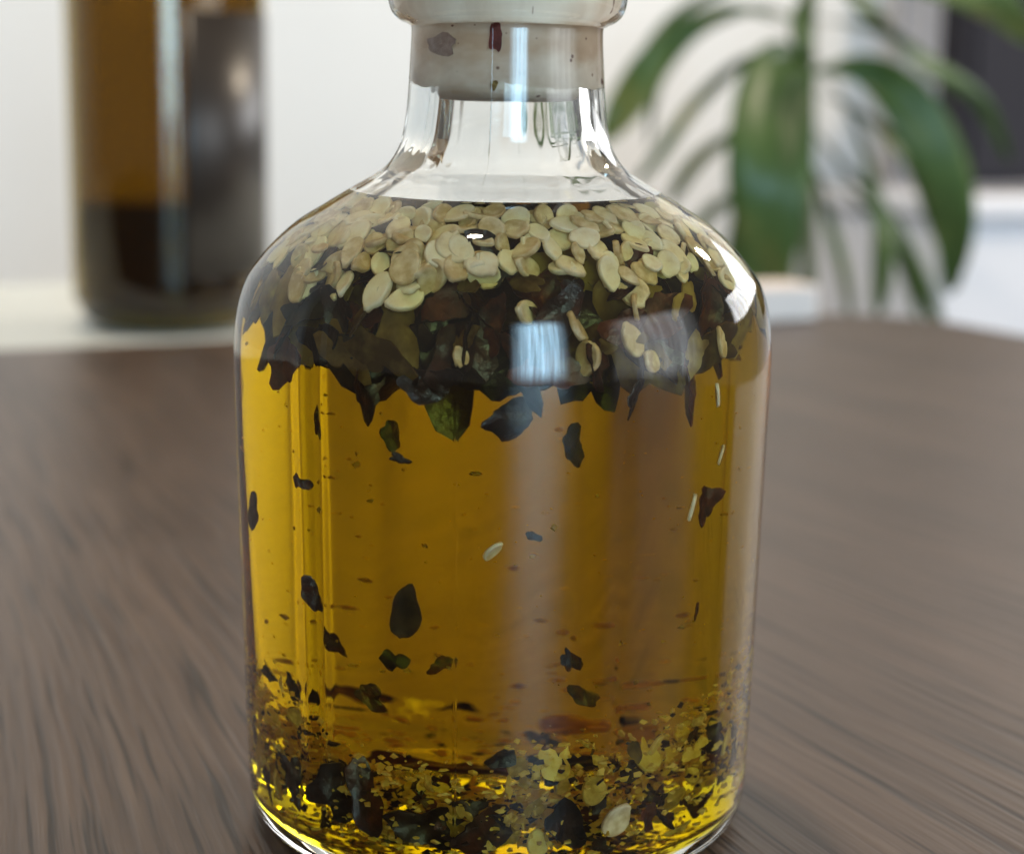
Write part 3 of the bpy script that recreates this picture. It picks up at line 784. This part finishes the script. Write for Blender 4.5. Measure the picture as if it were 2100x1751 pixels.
# ------------------------------------------------------------------ dark oil bottle behind
base = at_z(352, 668, CZ)
DB = bpy.data.objects.new('dark_bottle', None); COL.objects.link(DB); DB.location = base+Vector((0, 0, .0005))
tag(DB, 'tall dark olive-green glass bottle on the sideboard behind the table', 'bottle')
rd = .0415
A72 = [2*math.pi*k/72 for k in range(72)]
dout = [(0, .002), (.012, .0016), (.022, .0008), (.0255, 0), (.031, .0012), (.0362, .0045), (.0396, .011), (.0415, .022), (.0415, .12), (.0415, .20), (.0395, .222), (.030, .246), (.018, .268), (.0145, .285), (.0142, .32), (.0165, .322), (.0165, .332), (.0125, .334)]
dinn = [(.0125, .334), (.0110, .32), (.0112, .286), (.015, .268), (.027, .246), (.0365, .222), (.0385, .20), (.0385, .12), (.0385, .024), (.0370, .0110), (.030, .0045), (.02, .0032), (0, .0042)]
pr = [(max(0, r), z) for r, z in catmull(dout, 3)] + [(max(0, r), z) for r, z in catmull(dinn, 3)[1:]]
pr[0] = (0, pr[0][1]); pr[-1] = (0, pr[-1][1])
m_green, N, L, P = new_mat('olive_green_glass')
P.inputs['Base Color'].default_value = (0.36, 0.235, 0.018, 1); P.inputs['Transmission Weight'].default_value = 1.0; P.inputs['Roughness'].default_value = .02; P.inputs['IOR'].default_value = 1.5
link('glass', lathe('glass', pr, A72), m_green, DB)
lz = (at_y(250, 415, base.y).z-base.z)
op = [(0, lz), (.02, lz), (.0382, lz), (.0382, .12 if lz > .12 else lz*.6), (.0383, .024), (.0367, .0113), (.0298, .0048), (.02, .0035), (0, .0045)]
m_doil = simple('dark_oil', (0.05, 0.022, 0.008), .3)
link('dark_oil', lathe('dark_oil', op, A72, flip=True), m_doil, DB)
# paper label wrapping the right half of the front
m_lab = simple('grey_brown_label', (0.028, 0.020, 0.015), .34, .12, 60)
lt = at_y(480, 27, base.y-.03).z-base.z
V, F = [], []; nA = 28
for rr_ in (rd+.0003, rd+.0005):
    for z in (.024, lt):
        for k in range(nA+1):
            a = R(20+120*k/nA); V.append((rr_*math.sin(a), -rr_*math.cos(a), z))
s = nA+1
for k in range(nA):
    F += [(2*s+k, 2*s+k+1, 3*s+k+1, 3*s+k), (k, s+k, s+k+1, k+1), (s+k, 3*s+k, 3*s+k+1, s+k+1), (k, k+1, 2*s+k+1, 2*s+k)]
F += [(0, 2*s, 3*s, s), (nA, s+nA, 3*s+nA, 2*s+nA)]
link('label', mesh_from('label', V, F), m_lab, DB)

# ------------------------------------------------------------------ plant behind the table
def mat_leaf():
    m, N, L, P = new_mat('plant_leaf')
    tc = N.new('ShaderNodeTexCoord'); t = N.new('ShaderNodeTexNoise'); t.inputs['Scale'].default_value = 14; t.inputs['Detail'].default_value = 3
    L.new(tc.outputs['Object'], t.inputs['Vector'])
    r = ramp(N, [(0.30, (0.035, 0.085, 0.018)), (0.52, (0.075, 0.140, 0.032)), (0.66, (0.17, 0.20, 0.05)), (0.80, (0.42, 0.36, 0.13))]); L.new(t.outputs['Fac'], r.inputs['Fac'])
    L.new(r.outputs['Color'], P.inputs['Base Color']); P.inputs['Roughness'].default_value = .4
    tr = N.new('ShaderNodeBsdfTranslucent'); L.new(r.outputs['Color'], tr.inputs['Color'])
    mx = N.new('ShaderNodeMixShader'); mx.inputs[0].default_value = .3
    L.new(P.outputs[0], mx.inputs[1]); L.new(tr.outputs[0], mx.inputs[2]); L.new(mx.outputs[0], N['Material Output'].inputs['Surface'])
    return m
M_leaf = mat_leaf()
M_stem = simple('plant_stem', (0.09, 0.10, 0.04), .6, .2, 30)
PV = 1.12
def pp(px, py, dv=0.0): return at_v(px, py, PV+dv)
plant = bpy.data.objects.new('potted_plant', None); COL.objects.link(plant)
pb = pp(1655, 700); plant.location = Vector((pb.x, pb.y, -.75))
tag(plant, 'leafy green plant with long drooping leaves behind the table', 'plant')
def leaf(pts, width_px, face=None, peak=.5):
    """pts: (px, py, depth offset) along the midrib; width in picture units at the widest point"""
    path = [pp(*p) for p in pts]; path = [Vector(v) for v in catmull([tuple(p) for p in path], 8)]
    n = len(path); w0 = width_px/FPX*1.2/2
    V, F = [], []
    for i, p in enumerate(path):
        t = i/(n-1); tan = (path[min(i+1, n-1)]-path[max(i-1, 0)]).normalized()
        view = (CAM-p).normalized() if face is None else face
        side = tan.cross(view).normalized(); nor = side.cross(tan).normalized()
        wd = w0*max(.02, (math.sin(math.pi*min(1, t**(math.log(.5)/math.log(peak))))**.8))
        for k, s_ in enumerate((-1, -.5, 0, .5, 1)):
            V.append(p+side*(wd*s_)+nor*(abs(s_)**1.3*wd*.35+.006*math.sin(t*9+k)))
    for i in range(n-1):
        for k in range(4): F.append((i*5+k, i*5+k+1, i*5+6+k, i*5+5+k))
    inv = plant.location
    me = mesh_from('leaf', [v-inv for v in V], F)
    bm = bmesh.new(); bm.from_mesh(me); bmesh.ops.solidify(bm, geom=list(bm.faces), thickness=.0006); bm.to_mesh(me); bm.free()
    me.polygons.foreach_set('use_smooth', [True]*len(me.polygons))
    return link('leaf', me, M_leaf, plant)
edge = (ru*1.0+Vector((0, 0, .15))).normalized()
leaf([(1650, 110, 0), (1600, 150, -.05), (1580, 320, -.08), (1575, 480, -.08), (1570, 635, -.05)], 178, peak=.5)
leaf([(1640, 60, 0), (1500, 20, .02), (1370, 95, .03), (1300, 190, .03), (1235, 295, .03)], 88, peak=.72)
leaf([(1660, 150, 0), (1760, 140, .0), (1850, 200, -.02), (1925, 330, -.03), (1955, 470, -.02), (1945, 600, 0)], 125, peak=.58)
leaf([(1655, 90, 0), (1750, 250, .02), (1800, 420, .03), (1810, 540, .02), (1800, 650, 0)], 52, peak=.75)
leaf([(1640, 120, 0), (1560, 330, .05), (1520, 500, .06), (1495, 640, .06)], 70, peak=.6)
leaf([(1650, 130, 0), (1540, 120, .06), (1430, 210, .08), (1350, 320, .08), (1300, 380, .08)], 34, peak=.6)
leaf([(1650, 200, .05), (1530, 260, .1), (1430, 330, .1), (1370, 420, .1)], 40, peak=.7)
leaf([(1665, 40, 0), (1800, 60, .08), (1900, 130, .1), (2010, 210, .1), (2070, 330, .1)], 46, peak=.65)
leaf([(1690, -60, 0), (1900, -40, -.05), (2030, 0, -.06), (2120, 90, -.06)], 90, peak=.6)
leaf([(1660, -20, 0), (1640, 60, -.03), (1655, 150, -.04)], 42, peak=.5)
leaf([(1655, 250, .03), (1720, 330, .06), (1840, 470, .08), (1900, 600, .08), (1930, 680, .08)], 40, peak=.7)
leaf([(1655, 300, .03), (1690, 420, .06), (1730, 560, .08), (1745, 660, .08)], 30, peak=.6)
leaf([(1665, -60, 0), (1500, -30, .1), (1380, 40, .12), (1310, 120, .12)], 30, peak=.6)
leaf([(1700, -80, 0), (1740, -20, .02), (1790, 30, .02), (1830, 60, 0)], 36, peak=.6)
leaf([(1660, 180, .02), (1760, 230, .05), (1870, 330, .06), (1925, 450, .05), (1965, 590, .04)], 60, peak=.72)
leaf([(1650, 280, .05), (1560, 380, .1), (1460, 430, .1), (1400, 520, .1)], 34, peak=.7)
leaf([(1655, 60, .05), (1560, 20, .1), (1440, 60, .14), (1350, 170, .14), (1330, 300, .14)], 26, peak=.6)
leaf([(1660, 350, .04), (1770, 420, .07), (1850, 540, .09), (1890, 670, .09)], 30, peak=.7)
leaf([(1655, 400, .02), (1610, 480, .0), (1600, 570, .0), (1590, 650, .02)], 60, peak=.6)
path = [Vector(v) for v in catmull([tuple(pp(1650, -420)), tuple(pp(1665, -150)), tuple(pp(1655, 60)), tuple(pp(1650, 300, .03)), tuple(pp(1655, 700, .03)), (pb.x, pb.y, -.5)], 6)]
V, F = [], []
for i, p in enumerate(path):
    for k in range(10):
        a = 6.283*k/10; V.append(p-plant.location+ru*(.0065*math.cos(a))+rv*(.0065*math.sin(a)))
for i in range(len(path)-1):
    for k in range(10): F.append((i*10+k, i*10+(k+1) % 10, i*10+10+(k+1) % 10, i*10+10+k))
link('stem', mesh_from('stem', V, F), M_stem, plant)
pot = [(0, .0), (.09, 0), (.10, .01), (.13, .24), (.135, .25), (.125, .255), (.118, .25), (.116, .23), (0, .228)]
link('pot', lathe('pot', pot, A72), simple('clay_pot', (.5, .42, .36), .7), plant)
